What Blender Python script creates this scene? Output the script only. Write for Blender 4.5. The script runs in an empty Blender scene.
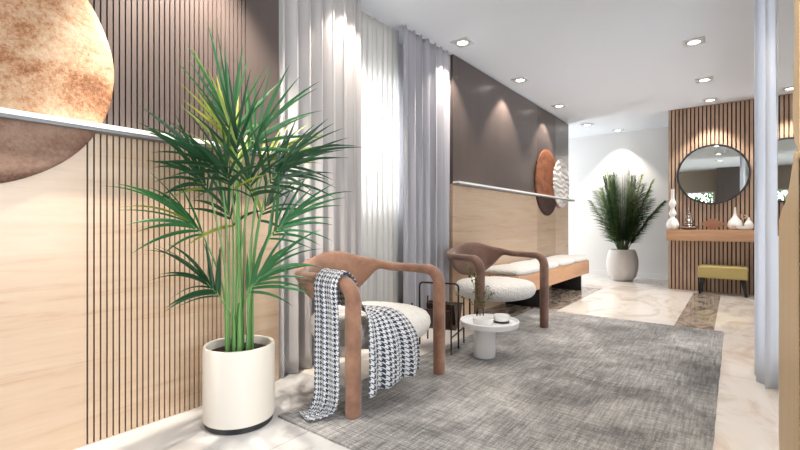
import bpy, bmesh, math, random
from mathutils import Vector, Matrix, noise
PI = math.pi
random.seed(7)
S = bpy.context.scene
COL = S.collection

# ------------------------------------------------------------------ camera
cam = bpy.data.cameras.new('camera')
cam.sensor_width = 36.0
cam.lens = 430 / 800 * 36
cam.clip_start = 0.02
camo = bpy.data.objects.new('camera', cam)
COL.objects.link(camo)
camo.location = (0, 0, 1.0)
camo.rotation_euler = (PI / 2, 0, math.radians(37.84))
S.camera = camo

# ------------------------------------------------------------------ world, view, large lights
w = bpy.data.worlds.new('daylight')
S.world = w
w.use_nodes = True
w.node_tree.nodes['Background'].inputs[0].default_value = (0.86, 0.93, 1.0, 1)
w.node_tree.nodes['Background'].inputs[1].default_value = 1.6
S.view_settings.view_transform = 'Standard'
S.view_settings.look = 'None'
S.view_settings.gamma = 1
S.view_settings.use_curve_mapping = False
S.view_settings.exposure = 0.24


def area(name, loc, rot, sx, sy, watt, col):
    l = bpy.data.lights.new(name, 'AREA')
    l.shape = 'RECTANGLE'
    l.size, l.size_y, l.energy, l.color = sx, sy, watt, col
    o = bpy.data.objects.new(name, l)
    o.location, o.rotation_euler = loc, rot
    COL.objects.link(o)
    return o


# daylight arriving through each window, the recess one being an addition
area('daylight_rear_window', (-1.25, -2.9, 1.45), (PI / 2, 0, 0), 2.4, 2.6, 130, (0.98, 0.98, 1.0))
area('daylight_side_window', (2.35, 0.6, 1.4), (PI / 2, 0, PI / 2), 3.8, 2.3, 172, (0.95, 0.98, 1.0))
area('daylight_corridor_window', (0.60, 5.27, 1.35), (PI / 2, 0, PI / 2), 4.2, 2.3, 42, (0.95, 0.97, 1.0))
area('added_recess_light', (-4.75, 8.55, 1.5), (PI / 2, 0, -PI / 2), 1.0, 2.2, 90, (0.93, 0.96, 1.0))  # added source, brightens the white far wall
area('daylight_left_window', (-2.95, 2.95, 1.75), (PI / 2, 0, -PI / 2), 0.8, 1.2, 50, (0.94, 0.97, 1.0))


# ------------------------------------------------------------------ materials
class NT:
    def __init__(s, name):
        s.m = bpy.data.materials.new(name)
        s.m.use_nodes = True
        s.t = s.m.node_tree
        s.b = s.t.nodes['Principled BSDF']
        s.out = s.t.nodes['Material Output']

    def n(s, typ, **kw):
        nd = s.t.nodes.new(typ)
        for k, v in kw.items():
            setattr(nd, k, v)
        return nd

    def l(s, a, b):
        s.t.links.new(a, b)

    def set(s, nd, sock, v):
        if hasattr(v, 'is_linked') or isinstance(v, bpy.types.NodeSocket):
            s.l(v, nd.inputs[sock])
        else:
            nd.inputs[sock].default_value = v

    def math(s, op, a, b=0.0, c=None):
        nd = s.n('ShaderNodeMath', operation=op)
        s.set(nd, 0, a)
        s.set(nd, 1, b)
        if c is not None:
            s.set(nd, 2, c)
        return nd.outputs[0]

    def coord(s, scale=(1, 1, 1), kind='Object', rot=(0, 0, 0)):
        tc = s.n('ShaderNodeTexCoord')
        mp = s.n('ShaderNodeMapping')
        mp.inputs['Scale'].default_value = scale
        mp.inputs['Rotation'].default_value = rot
        s.l(tc.outputs[kind], mp.inputs[0])
        return mp.outputs[0]

    def noise(s, vec, scale, detail=4, rough=0.55, dist=0.0):
        nd = s.n('ShaderNodeTexNoise')
        s.l(vec, nd.inputs['Vector'])
        nd.inputs['Scale'].default_value = scale
        nd.inputs['Detail'].default_value = detail
        nd.inputs['Roughness'].default_value = rough
        nd.inputs['Distortion'].default_value = dist
        return nd.outputs['Fac']

    def ramp(s, fac, stops):
        nd = s.n('ShaderNodeValToRGB')
        e = nd.color_ramp.elements
        while len(e) < len(stops):
            e.new(0.5)
        for i, (p, c) in enumerate(stops):
            e[i].position = p
            e[i].color = (*c, 1)
        s.l(fac, nd.inputs[0])
        return nd.outputs[0]

    def mix(s, fac, a, b, mode='MIX'):
        nd = s.n('ShaderNodeMix', data_type='RGBA', blend_type=mode)
        s.set(nd, 0, fac)
        for i, v in ((6, a), (7, b)):
            if isinstance(v, tuple):
                nd.inputs[i].default_value = (*v, 1)
            else:
                s.l(v, nd.inputs[i])
        return nd.outputs[2]

    def bump(s, h, strength=0.3, dist=0.01):
        nd = s.n('ShaderNodeBump')
        nd.inputs['Strength'].default_value = strength
        nd.inputs['Distance'].default_value = dist
        s.l(h, nd.inputs['Height'])
        s.l(nd.outputs[0], s.b.inputs['Normal'])

    def col(s, c):
        s.set(s.b, 'Base Color', (*c, 1) if isinstance(c, tuple) else c)


def plain(name, c, rough=0.5, metal=0.0, **kw):
    k = NT(name)
    k.col(c)
    k.b.inputs['Roughness'].default_value = rough
    k.b.inputs['Metallic'].default_value = metal
    for a, v in kw.items():
        k.b.inputs[a].default_value = v
    return k.m


def wood(name, c1, c2, c3, scale=(9, 1.1, 9), rough=0.42, grain=1.0):
    """c1 dark streak, c2 body, c3 pale body; the grain runs along the axis with the smallest scale"""
    k = NT(name)
    v = k.coord(scale)
    a = k.noise(v, 1.0, 6, 0.6, 0.8)
    v2 = k.coord(tuple(q * 7 for q in scale))
    b = k.noise(v2, 1.0, 4, 0.6, 0.3)
    f = k.math('ADD', k.math('MULTIPLY', a, 0.75), k.math('MULTIPLY', b, 0.25))
    k.col(k.ramp(f, [(0.28, c1), (0.44, c2), (0.68, c3)]))
    k.b.inputs['Roughness'].default_value = rough
    k.bump(b, 0.08 * grain, 0.004)
    return k.m


def fabric(name, c, scale=900, rough=0.9, sheen=0.3, bump=0.2, var=0.12):
    k = NT(name)
    v = k.coord()
    n1 = k.noise(v, scale, 2)
    n2 = k.noise(v, 6, 3)
    d = tuple(q * (1 - var) for q in c)
    k.col(k.mix(n2, d, c))
    k.b.inputs['Roughness'].default_value = rough
    k.b.inputs['Sheen Weight'].default_value = sheen
    k.bump(n1, bump, 0.003)
    return k.m


M = {}
M['white'] = plain('white_paint', (0.82, 0.82, 0.81), 0.6)
M['ceiling'] = plain('ceiling_paint', (0.79, 0.83, 0.89), 0.7)
M['wood'] = wood('pale_oak', (0.41, 0.265, 0.165), (0.515, 0.37, 0.255), (0.56, 0.42, 0.305), (3.0, 1.1, 15), 0.27)
M['walnut'] = wood('walnut', (0.27, 0.17, 0.115), (0.43, 0.295, 0.21), (0.55, 0.40, 0.295), (6, 14, 1.2), 0.45)
M['walnut_h'] = wood('walnut_board', (0.30, 0.16, 0.085), (0.44, 0.25, 0.14), (0.54, 0.33, 0.20), (1.2, 9, 12), 0.4)
M['bench_wood'] = wood('bench_oak', (0.40, 0.20, 0.10), (0.52, 0.28, 0.15), (0.60, 0.35, 0.20), (8, 1.2, 14), 0.4)
M['tan_wood'] = wood('tan_ash', (0.42, 0.27, 0.12), (0.58, 0.40, 0.20), (0.64, 0.46, 0.25), (6, 9, 0.8), 0.4)
M['dark_wall'] = wood('umber_panel', (0.070, 0.053, 0.048), (0.081, 0.062, 0.056), (0.092, 0.071, 0.064), (8, 8, 1.0), 0.30)
M['groove'] = plain('groove_black', (0.005, 0.004, 0.004), 0.9)
M['slat_gap'] = plain('slat_backing', (0.06, 0.036, 0.027), 0.8)
M['rail'] = plain('rail_lacquer', (0.86, 0.84, 0.80), 0.35)
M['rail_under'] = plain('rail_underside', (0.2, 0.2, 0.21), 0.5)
M['black'] = plain('black_lacquer', (0.012, 0.012, 0.014), 0.35)
M['metal'] = plain('bronze_metal', (0.045, 0.032, 0.026), 0.4, 0.8)
M['frame_black'] = plain('mirror_frame', (0.02, 0.024, 0.032), 0.35)
M['mirror'] = plain('mirror_silver', (0.72, 0.74, 0.70), 0.01, 1.0)
M['chrome'] = plain('pewter', (0.42, 0.36, 0.33), 0.22, 1.0)
M['china'] = plain('white_china', (0.84, 0.84, 0.83), 0.25)
M['lacquer'] = plain('white_lacquer', (0.80, 0.81, 0.83), 0.35)
M['dark_china'] = plain('dark_saucer', (0.05, 0.03, 0.02), 0.3)
M['olive'] = plain('olive_leather', (0.42, 0.33, 0.12), 0.38)
M['dark_leg'] = plain('ebony_leg', (0.012, 0.009, 0.008), 0.6)
M['sling'] = plain('sling_leather', (0.055, 0.026, 0.018), 0.45)
M['carve'] = wood('carved_wood', (0.26, 0.12, 0.06), (0.38, 0.19, 0.11), (0.45, 0.24, 0.14), (20, 20, 20), 0.5)
M['paper'] = plain('paper', (0.8, 0.8, 0.78), 0.6)
M['frame_white'] = plain('window_frame_white', (0.8, 0.8, 0.8), 0.4)
M['stem'] = plain('palm_stem', (0.12, 0.27, 0.075), 0.45)
M['stem_dark'] = plain('plant_stem', (0.06, 0.10, 0.03), 0.5)
M['twig'] = plain('twig', (0.16, 0.12, 0.05), 0.6)
M['berry'] = plain('twig_bead', (0.62, 0.46, 0.34), 0.5)
M['steel'] = plain('fixture_metal', (0.74, 0.74, 0.75), 0.3, 0.35)

k = NT('downlight_lens')
k.col((1, 1, 1))
k.b.inputs['Emission Color'].default_value = (1.0, 0.93, 0.82, 1)
k.b.inputs['Emission Strength'].default_value = 9
M['lens'] = k.m

k = NT('clear_glass')
tr = k.n('ShaderNodeBsdfTransparent')
gl = k.n('ShaderNodeBsdfGlossy')
gl.inputs['Roughness'].default_value = 0.02
fr = k.n('ShaderNodeFresnel')
fr.inputs[0].default_value = 1.45
mx = k.n('ShaderNodeMixShader')
k.l(fr.outputs[0], mx.inputs[0])
k.l(tr.outputs[0], mx.inputs[1])
k.l(gl.outputs[0], mx.inputs[2])
k.l(mx.outputs[0], k.out.inputs[0])
M['glass'] = k.m


def cloth(name, c, trans, transp, bscale=500):
    """woven curtain: some light comes through the weave"""
    k = NT(name)
    v = k.coord((1, 1, 0.08))
    n1 = k.noise(k.coord((1, 1, 0.5)), bscale, 2)
    cc = k.mix(k.noise(v, 14, 3), tuple(q * 0.93 for q in c), c)
    k.col(cc)
    k.b.inputs['Roughness'].default_value = 0.85
    k.b.inputs['Sheen Weight'].default_value = 0.2
    k.bump(n1, 0.12, 0.002)
    t1 = k.n('ShaderNodeBsdfTranslucent')
    k.l(cc, t1.inputs[0])
    m1 = k.n('ShaderNodeMixShader')
    m1.inputs[0].default_value = trans
    k.l(k.b.outputs[0], m1.inputs[1])
    k.l(t1.outputs[0], m1.inputs[2])
    last = m1
    if transp > 0:
        t2 = k.n('ShaderNodeBsdfTransparent')
        m2 = k.n('ShaderNodeMixShader')
        m2.inputs[0].default_value = transp
        k.l(m1.outputs[0], m2.inputs[1])
        k.l(t2.outputs[0], m2.inputs[2])
        last = m2
    k.l(last.outputs[0], k.out.inputs[0])
    return k.m


M['curtain'] = cloth('curtain_linen', (0.52, 0.495, 0.495), 0.04, 0)
M['curtain_blue'] = cloth('curtain_grey', (0.47, 0.465, 0.51), 0.04, 0)
M['curtain_right'] = cloth('curtain_pale', (0.88, 0.90, 0.94), 0.6, 0)
M['sheer'] = cloth('sheer_voile', (0.90, 0.89, 0.87), 0.38, 0.06, 900)

# floor : cream marble with two darker inlaid bands
k = NT('marble_floor')
v = k.coord()
sep = k.n('ShaderNodeSeparateXYZ')
k.l(v, sep.inputs[0])
X, Y = sep.outputs[0], sep.outputs[1]
va = k.coord((1.0, 0.55, 1), rot=(0, 0, 0.5))
n1 = k.noise(va, 2.2, 9, 0.62, 1.6)
n2 = k.noise(k.coord((1.6, 0.6, 1), rot=(0, 0, -0.5)), 3.5, 8, 0.6, 2.4)
cream = k.ramp(n1, [(0.25, (0.54, 0.43, 0.35)), (0.40, (0.68, 0.60, 0.53)), (0.50, (0.79, 0.74, 0.69)), (0.75, (0.83, 0.805, 0.775))])
grey = k.ramp(n1, [(0.25, (0.28, 0.265, 0.255)), (0.42, (0.44, 0.43, 0.42)), (0.50, (0.58, 0.575, 0.57)), (0.7, (0.63, 0.625, 0.62))])
dark = k.ramp(n2, [(0.28, (0.12, 0.095, 0.075)), (0.45, (0.24, 0.195, 0.16)), (0.56, (0.46, 0.40, 0.34)), (0.62, (0.27, 0.22, 0.185)), (0.8, (0.38, 0.32, 0.27))])


def between(a, lo, hi):
    return k.math('MULTIPLY', k.math('GREATER_THAN', a, lo), k.math('LESS_THAN', a, hi))


b1 = k.math('MULTIPLY', between(X, -0.47, -0.15), between(Y, 4.4, 7.62))
b2 = k.math('MULTIPLY', between(X, -2.6, -1.635), between(Y, 4.3, 7.3))
band = k.math('MAXIMUM', b1, b2)
near = k.math('MULTIPLY', k.math('LESS_THAN', X, -0.9), k.math('LESS_THAN', Y, 1.9))
base = k.mix(near, cream, grey)
base = k.mix(band, base, dark)


def joint(a, p, off, wd=0.0025):
    q = k.math('FRACT', k.math('DIVIDE', k.math('ADD', a, off), p))
    return k.math('LESS_THAN', k.math('ABSOLUTE', k.math('SUBTRACT', q, 0.5)), wd / p)


jx = joint(X, 1.16, 1.05)
jy = joint(Y, 1.6, 0.4)
jt = k.math('MAXIMUM', jx, jy)
k.col(k.mix(k.math('MULTIPLY', jt, 0.55), base, (0.25, 0.21, 0.18)))
k.b.inputs['Roughness'].default_value = 0.09
M['floor'] = k.m

# rug : worn grey low pile
k = NT('rug_pile')
v = k.coord()
big = k.noise(v, 1.6, 7, 0.7, 0.4)
alongy = k.noise(k.coord((70, 4.5, 1)), 1.0, 4, 0.65)
alongx = k.noise(k.coord((4.5, 70, 1)), 1.0, 4, 0.65)
fine = k.noise(v, 120, 3, 0.75)
f = k.math('ADD', k.math('MULTIPLY', big, 0.40), k.math('MULTIPLY', alongy, 0.24))
f = k.math('ADD', f, k.math('MULTIPLY', alongx, 0.18))
f = k.math('ADD', f, k.math('MULTIPLY', fine, 0.18))
c = k.ramp(f, [(0.39, (0.032, 0.031, 0.031)), (0.46, (0.13, 0.125, 0.123)), (0.52, (0.29, 0.28, 0.274)), (0.60, (0.56, 0.545, 0.53))])
k.col(c)
k.b.inputs['Roughness'].default_value = 0.95
k.b.inputs['Sheen Weight'].default_value = 0.25
wv = k.n('ShaderNodeTexWave', wave_type='BANDS', bands_direction='Y')
k.l(v, wv.inputs['Vector'])
wv.inputs['Scale'].default_value = 22
wv.inputs['Distortion'].default_value = 1.5
hh = k.math('ADD', k.math('MULTIPLY', wv.outputs['Fac'], 0.5), fine)
k.bump(hh, 0.45, 0.006)
M['rug'] = k.m

# suede of the armchairs
k = NT('cognac_suede')
v = k.coord()
n1 = k.noise(v, 9, 5, 0.65)
n2 = k.noise(v, 220, 3)
k.col(k.ramp(n1, [(0.3, (0.17, 0.078, 0.045)), (0.52, (0.25, 0.122, 0.073)), (0.75, (0.35, 0.185, 0.115))]))
k.b.inputs['Roughness'].default_value = 0.72
k.b.inputs['Sheen Weight'].default_value = 0.35
k.bump(n2, 0.15, 0.002)
M['suede'] = k.m
k = NT('brown_suede')
v = k.coord()
n1 = k.noise(v, 9, 5, 0.65)
n2 = k.noise(v, 220, 3)
k.col(k.ramp(n1, [(0.3, (0.095, 0.044, 0.027)), (0.52, (0.14, 0.066, 0.042)), (0.75, (0.20, 0.10, 0.064))]))
k.b.inputs['Roughness'].default_value = 0.72
k.b.inputs['Sheen Weight'].default_value = 0.3
k.bump(n2, 0.15, 0.002)
M['suede_dark'] = k.m

# off-white textured upholstery
k = NT('boucle_white')
v = k.coord()
vo = k.n('ShaderNodeTexVoronoi')
k.l(k.coord((1, 1.6, 1)), vo.inputs['Vector'])
vo.inputs['Scale'].default_value = 46
n1 = k.noise(v, 30, 3)
k.col(k.mix(n1, (0.56, 0.545, 0.525), (0.74, 0.73, 0.71)))
k.b.inputs['Roughness'].default_value = 0.9
k.b.inputs['Sheen Weight'].default_value = 0.25
k.bump(k.math('ADD', vo.outputs['Distance'], n1), 0.7, 0.010)
M['boucle'] = k.m

# houndstooth
k = NT('houndstooth')
tc = k.n('ShaderNodeTexCoord')
sp = k.n('ShaderNodeSeparateXYZ')
k.l(tc.outputs['UV'], sp.inputs[0])
xi = k.math('FLOOR', k.math('MULTIPLY', sp.outputs[0], 8 / 0.0265))
yi = k.math('FLOOR', k.math('MULTIPLY', sp.outputs[1], 8 / 0.0265))


def mod(a, m):
    return k.math('FLOORED_MODULO', a, m)


wx = k.math('LESS_THAN', mod(xi, 8.0), 3.5)
wy = k.math('LESS_THAN', mod(yi, 8.0), 3.5)
tw = k.math('LESS_THAN', mod(k.math('ADD', xi, yi), 4.0), 1.5)
hd = k.math('ADD', k.math('MULTIPLY', tw, wx), k.math('MULTIPLY', k.math('SUBTRACT', 1.0, tw), wy))
k.col(k.mix(hd, (0.56, 0.57, 0.59), (0.012, 0.022, 0.045)))
k.b.inputs['Roughness'].default_value = 0.9
k.b.inputs['Sheen Weight'].default_value = 0.3
k.bump(k.noise(k.coord(), 500, 2), 0.2, 0.002)
M['hound'] = k.m


def stone(name, stops, sc=2.5, pits=True):
    k = NT(name)
    v = k.coord((1, 0.7, 1.5))
    a = k.noise(v, sc, 9, 0.62, 0.8)
    b = k.noise(k.coord(), 70, 5, 0.75)
    f = k.math('ADD', k.math('MULTIPLY', a, 0.62), k.math('MULTIPLY', b, 0.38))
    k.col(k.ramp(f, stops))
    k.b.inputs['Roughness'].default_value = 0.7
    k.bump(k.math('ADD', a, k.math('MULTIPLY', b, 0.35)), 0.55, 0.02)
    return k.m


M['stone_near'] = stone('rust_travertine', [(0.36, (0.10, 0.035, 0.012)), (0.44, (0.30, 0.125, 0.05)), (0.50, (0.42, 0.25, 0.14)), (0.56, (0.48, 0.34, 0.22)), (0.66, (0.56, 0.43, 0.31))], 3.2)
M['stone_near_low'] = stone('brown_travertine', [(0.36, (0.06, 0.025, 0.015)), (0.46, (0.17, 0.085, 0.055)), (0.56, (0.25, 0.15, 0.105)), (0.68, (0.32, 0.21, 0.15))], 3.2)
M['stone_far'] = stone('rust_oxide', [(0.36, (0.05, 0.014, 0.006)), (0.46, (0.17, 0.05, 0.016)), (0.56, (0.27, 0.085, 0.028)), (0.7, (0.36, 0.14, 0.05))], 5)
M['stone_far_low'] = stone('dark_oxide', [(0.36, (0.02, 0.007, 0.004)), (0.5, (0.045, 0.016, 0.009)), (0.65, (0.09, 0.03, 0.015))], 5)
k = NT('rippled_plaster')
v = k.coord((1, 1, 1))
wv = k.n('ShaderNodeTexWave', wave_type='BANDS', bands_direction='Z')
k.l(v, wv.inputs['Vector'])
wv.inputs['Scale'].default_value = 3.6
wv.inputs['Distortion'].default_value = 6.0
wv.inputs['Detail'].default_value = 1.5
wv.inputs['Detail Scale'].default_value = 1.2
k.col(k.ramp(wv.outputs['Fac'], [(0.0, (0.50, 0.43, 0.39)), (0.3, (0.66, 0.62, 0.59)), (1.0, (0.74, 0.72, 0.70))]))
k.b.inputs['Roughness'].default_value = 0.7
k.bump(wv.outputs['Fac'], 0.9, 0.03)
M['ripple'] = k.m

k = NT('pot_plaster')
n1 = k.noise(k.coord(), 260, 2)
k.col((0.66, 0.615, 0.55))
k.b.inputs['Roughness'].default_value = 0.55
k.bump(n1, 0.06, 0.002)
M['pot'] = k.m
M['pot_grey'] = fabric('pot_concrete', (0.66, 0.63, 0.60), 120, 0.8, 0, 0.15)
k = NT('soil')
n1 = k.noise(k.coord(), 70, 6, 0.75)
k.col(k.ramp(n1, [(0.35, (0.008, 0.005, 0.004)), (0.6, (0.05, 0.03, 0.022)), (0.75, (0.12, 0.08, 0.06))]))
k.b.inputs['Roughness'].default_value = 1
k.bump(n1, 1.0, 0.03)
M['soil'] = k.m


def leafmat(name, c, tr=0.3, rough=0.38):
    k = NT(name)
    n1 = k.noise(k.coord(), 7, 3)
    cc = k.mix(n1, tuple(q * 0.6 for q in c), tuple(q * 1.25 for q in c))
    k.col(cc)
    k.b.inputs['Roughness'].default_value = rough
    t1 = k.n('ShaderNodeBsdfTranslucent')
    k.l(cc, t1.inputs[0])
    m1 = k.n('ShaderNodeMixShader')
    m1.inputs[0].default_value = tr
    k.l(k.b.outputs[0], m1.inputs[1])
    k.l(t1.outputs[0], m1.inputs[2])
    k.l(m1.outputs[0], k.out.inputs[0])
    return k.m


M['leaf_a'] = leafmat('palm_green', (0.03, 0.15, 0.045), 0.2)
M['leaf_b'] = leafmat('palm_deep_green', (0.014, 0.065, 0.024), 0.15)
M['leaf_c'] = leafmat('palm_yellow_green', (0.24, 0.30, 0.04))
M['leaf_d'] = leafmat('areca_dark', (0.04, 0.095, 0.04), 0.3)
M['leaf_e'] = leafmat('areca_lit', (0.30, 0.38, 0.13), 0.4)  # lit copy of the areca leaf, downlight brightness put into the colour
M['leaf_f'] = leafmat('sage_leaf', (0.13, 0.17, 0.055))
M['shrub'] = leafmat('shrub_leaf', (0.06, 0.26, 0.04))


# ------------------------------------------------------------------ mesh helpers
class MB:
    """collects shapes, links them as ONE mesh object"""

    def __init__(s):
        s.v, s.f, s.mi, s.uv = [], [], [], {}

    def add(s, verts, faces, mi=0):
        o = len(s.v)
        s.v += [tuple(p) for p in verts]
        for f in faces:
            s.f.append(tuple(i + o for i in f))
            s.mi.append(mi)
        return o

    def box(s, x0, x1, y0, y1, z0, z1, bev=0.0, mi=0, seg=2):
        bm = bmesh.new()
        bmesh.ops.create_cube(bm, size=1)
        for v in bm.verts:
            v.co = ((x0 + x1) / 2 + v.co.x * (x1 - x0), (y0 + y1) / 2 + v.co.y * (y1 - y0), (z0 + z1) / 2 + v.co.z * (z1 - z0))
        if bev > 0:
            bmesh.ops.bevel(bm, geom=bm.edges[:], offset=bev, segments=seg, profile=0.5, affect='EDGES')
        bm.verts.index_update()
        s.add([v.co for v in bm.verts], [[v.index for v in f.verts] for f in bm.faces], mi)
        bm.free()
        return s

    def loft(s, rings, cap0=True, cap1=True, closed=True, mi=0, loop=False):
        n = len(rings[0])
        vs = [p for r in rings for p in r]
        fs = []
        R = len(rings)
        for i in range(R if loop else R - 1):
            for j in range(n if closed else n - 1):
                a, b = i * n + j, i * n + (j + 1) % n
                c, d = ((i + 1) % R) * n + (j + 1) % n, ((i + 1) % R) * n + j
                fs.append((a, b, c, d))
        if cap0 and not loop:
            fs.append(tuple(range(n - 1, -1, -1)))
        if cap1 and not loop:
            fs.append(tuple((R - 1) * n + j for j in range(n)))
        s.add(vs, fs, mi)
        return s

    def lathe(s, prof, cx=0, cy=0, n=40, mi=0, cap0=True, cap1=True):
        rings = [[(cx + r * math.cos(2 * PI * j / n), cy + r * math.sin(2 * PI * j / n), z) for j in range(n)] for r, z in prof]
        s.loft(rings, cap0, cap1, mi=mi)
        return s

    def tube(s, pts, r, n=10, mi=0, cap=True):
        pts = [Vector(p) for p in pts]
        rr = r if isinstance(r, (list, tuple)) else [r] * len(pts)
        up = Vector((0, 0, 1))
        t0 = (pts[1] - pts[0]).normalized()
        if abs(t0.dot(up)) > 0.95:
            up = Vector((1, 0, 0))
        nrm = (up - t0 * up.dot(t0)).normalized()
        rings = []
        for i, p in enumerate(pts):
            t = (pts[min(i + 1, len(pts) - 1)] - pts[max(i - 1, 0)]).normalized()
            nrm = (nrm - t * nrm.dot(t)).normalized()
            b = t.cross(nrm)
            rings.append([p + (nrm * math.cos(2 * PI * j / n) + b * math.sin(2 * PI * j / n)) * rr[i] for j in range(n)])
        s.loft(rings, cap, cap, mi=mi)
        return s

    def prism(s, poly, x0, x1, mi=0):
        """polygon in (y,z) given counter-clockwise seen from +x, extruded in x"""
        n = len(poly)
        s.loft([[(x0, y, z) for y, z in poly], [(x1, y, z) for y, z in poly]], mi=mi)
        return s

    def build(s, name, mats, parent=None, loc=(0, 0, 0), rot=0, smooth=40, solid=0):
        me = bpy.data.meshes.new(name)
        me.from_pydata(s.v, [], s.f)
        if not isinstance(mats, (list, tuple)):
            mats = [mats]
        for m in mats:
            me.materials.append(m)
        me.polygons.foreach_set('material_index', s.mi)
        if s.uv:
            ul = me.uv_layers.new(name='UVMap')
            for lp in me.loops:
                ul.data[lp.index].uv = s.uv.get(lp.vertex_index, (0, 0))
        bm = bmesh.new()
        bm.from_mesh(me)
        bmesh.ops.recalc_face_normals(bm, faces=bm.faces)
        bm.to_mesh(me)
        bm.free()
        if smooth:
            me.shade_smooth()
            me.set_sharp_from_angle(angle=math.radians(smooth))
        o = bpy.data.objects.new(name, me)
        o.location = loc
        o.rotation_euler = (0, 0, rot)
        if parent:
            o.parent = parent
        COL.objects.link(o)
        if solid:
            md = o.modifiers.new('thickness', 'SOLIDIFY')
            md.thickness = solid
            md.offset = 0
        return o


def tag(o, label, cat, group=None):
    o['label'] = label
    o['category'] = cat
    if group:
        o['group'] = group
    return o


def thing(name, label, cat, loc=(0, 0, 0), rz=0, group=None):
    o = bpy.data.objects.new(name, None)
    o.empty_display_size = 0.1
    COL.objects.link(o)
    o.location = loc
    o.rotation_euler = (0, 0, rz)
    return tag(o, label, cat, group)


def struct(o):
    o['kind'] = 'structure'
    return o


def copy_tree(o, parent=None):
    c = o.copy()
    COL.objects.link(c)
    if parent:
        c.parent = parent
    for ch in list(o.children):
        copy_tree(ch, c)
    return c


def cr(pts, n):
    """catmull-rom through points"""
    pts = [Vector(p) for p in pts]
    P = [2 * pts[0] - pts[1]] + pts + [2 * pts[-1] - pts[-2]]
    out = []
    for i in range(1, len(P) - 2):
        for q in range(n):
            t = q / n
            a, b, c, d = P[i - 1], P[i], P[i + 1], P[i + 2]
            out.append(0.5 * ((2 * b) + (c - a) * t + (2 * a - 5 * b + 4 * c - d) * t * t + (3 * b - a - 3 * c + d) * t ** 3))
    out.append(P[-2])
    return out


def sst(a, b, x):
    t = max(0, min(1, (x - a) / (b - a)))
    return t * t * (3 - 2 * t)


# ------------------------------------------------------------------ room shell
CEIL = 2.8
b = MB().box(-4.4, 2.2, -1.8, 9.5, -0.12, 0)
struct(b.build('floor', M['floor'], smooth=0))
b = MB().box(-4.4, 2.2, -1.8, 9.5, CEIL, CEIL + 0.12)
struct(b.build('ceiling', M['ceiling'], smooth=0))

# left wall behind the curtains with its window opening
WX = -2.62
b = MB()
y0, y1, z0, z1 = 2.52, 3.36, 1.12, 2.34
b.box(WX - 0.15, WX, -1.8, y0, 0, CEIL).box(WX - 0.15, WX, y1, 7.88, 0, CEIL)
b.box(WX - 0.15, WX, y0, y1, 0, z0).box(WX - 0.15, WX, y0, y1, z1, CEIL)
struct(b.build('wall_left', M['white'], smooth=0))


def window(name, ax, p, a0, a1, z0, z1, nm=2, depth=0.07):
    """ax 'x': pane in a plane of constant x, spanning y a0..a1 ; ax 'y' the other way"""
    f, g = MB(), MB()

    def bx(mb, u0, u1, w0, w1, d):
        if ax == 'x':
            mb.box(p - d, p + d, u0, u1, w0, w1)
        else:
            mb.box(u0, u1, p - d, p + d, w0, w1)
    t = 0.05
    d = depth / 2
    bx(f, a0, a0 + t, z0, z1, d)
    bx(f, a1 - t, a1, z0, z1, d)
    bx(f, a0 + t, a1 - t, z0, z0 + t, d)
    bx(f, a0 + t, a1 - t, z1 - t, z1, d)
    for i in range(1, nm):
        c = a0 + (a1 - a0) * i / nm
        bx(f, c - 0.02, c + 0.02, z0 + t, z1 - t, d * 0.8)
    bx(g, a0 + t, a1 - t, z0 + t, z1 - t, 0.003)
    o = struct(f.build(name, M['frame_white'], smooth=0))
    g.build('window_pane', M['glass'], o, smooth=0)
    return o


window('window_1', 'x', WX - 0.08, y0, y1, z0, z1, 2)

PX = -2.32


def panel(mb, ya, yb, za, zb, g0, g1, pitch=0.0258, gw=0.0070, xb=-2.60):
    """wall panelling with a field of narrow vertical grooves"""
    xr = PX - 0.016
    mb.box(xb, PX, ya, g0, za, zb)
    mb.box(xb, PX, g1, yb, za, zb)
    mb.box(xb, xr, g0, g1, za, zb, mi=1)
    n = round((g1 - g0) / pitch)
    for i in range(n):
        a = g0 + gw + i * pitch
        bb = min(a + pitch - gw, g1)
        mb.box(xr, PX, a, bb, za, zb)


RAILZ = 1.432
TOPZ = 2.785
for nm, ya, yb, g0, g1 in (('near', -1.6, 1.712, 0.668, 1.476), ('far', 3.89, 7.86, 6.33, 7.16)):
    mb = MB()
    panel(mb, ya, yb, 0, RAILZ, g0, g1)
    struct(mb.build('wall_left_%s_lower' % nm, [M['wood'], M['groove']], smooth=0))
    mb = MB()
    panel(mb, ya, yb, RAILZ, TOPZ, g0, g1)
    struct(mb.build('wall_left_%s_upper' % nm, [M['dark_wall'], M['groove']], smooth=0))

# white rails along the panelling
for i, (ya, yb) in enumerate(((-1.6, 1.715), (3.885, 8.0))):
    mb = MB()
    mb.box(PX, PX + 0.075, ya, yb, RAILZ + 0.004, RAILZ + 0.024)
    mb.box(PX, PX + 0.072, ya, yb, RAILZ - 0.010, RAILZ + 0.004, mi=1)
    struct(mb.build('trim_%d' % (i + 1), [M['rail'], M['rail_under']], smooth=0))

# white wall at the far end and the slatted block beside it
b = MB().box(-4.4, -0.7, 9.25, 9.4, 0, CEIL)
struct(b.build('wall_back', M['white'], smooth=0))
b = MB().box(-4.4, -0.815, 9.225, 9.25, 0, 0.09)
struct(b.build('baseboard_back', M['white'], smooth=0))
b = MB().box(-4.4, -4.3, 7.7, 8.05, 0, CEIL).box(-4.4, -4.3, 9.05, 9.4, 0, CEIL).box(-4.4, -4.3, 8.05, 9.05, 0, 0.3).box(-4.4, -4.3, 8.05, 9.05, 2.6, CEIL)
b.box(-4.3, WX - 0.15, 7.70, 7.88, 0, CEIL)
struct(b.build('wall_left_recess', M['white'], smooth=0))

window('added_recess_window', 'x', -4.35, 8.05, 9.05, 0.3, 2.6, 1)  # unseen window, added to bring light onto the far wall

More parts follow.
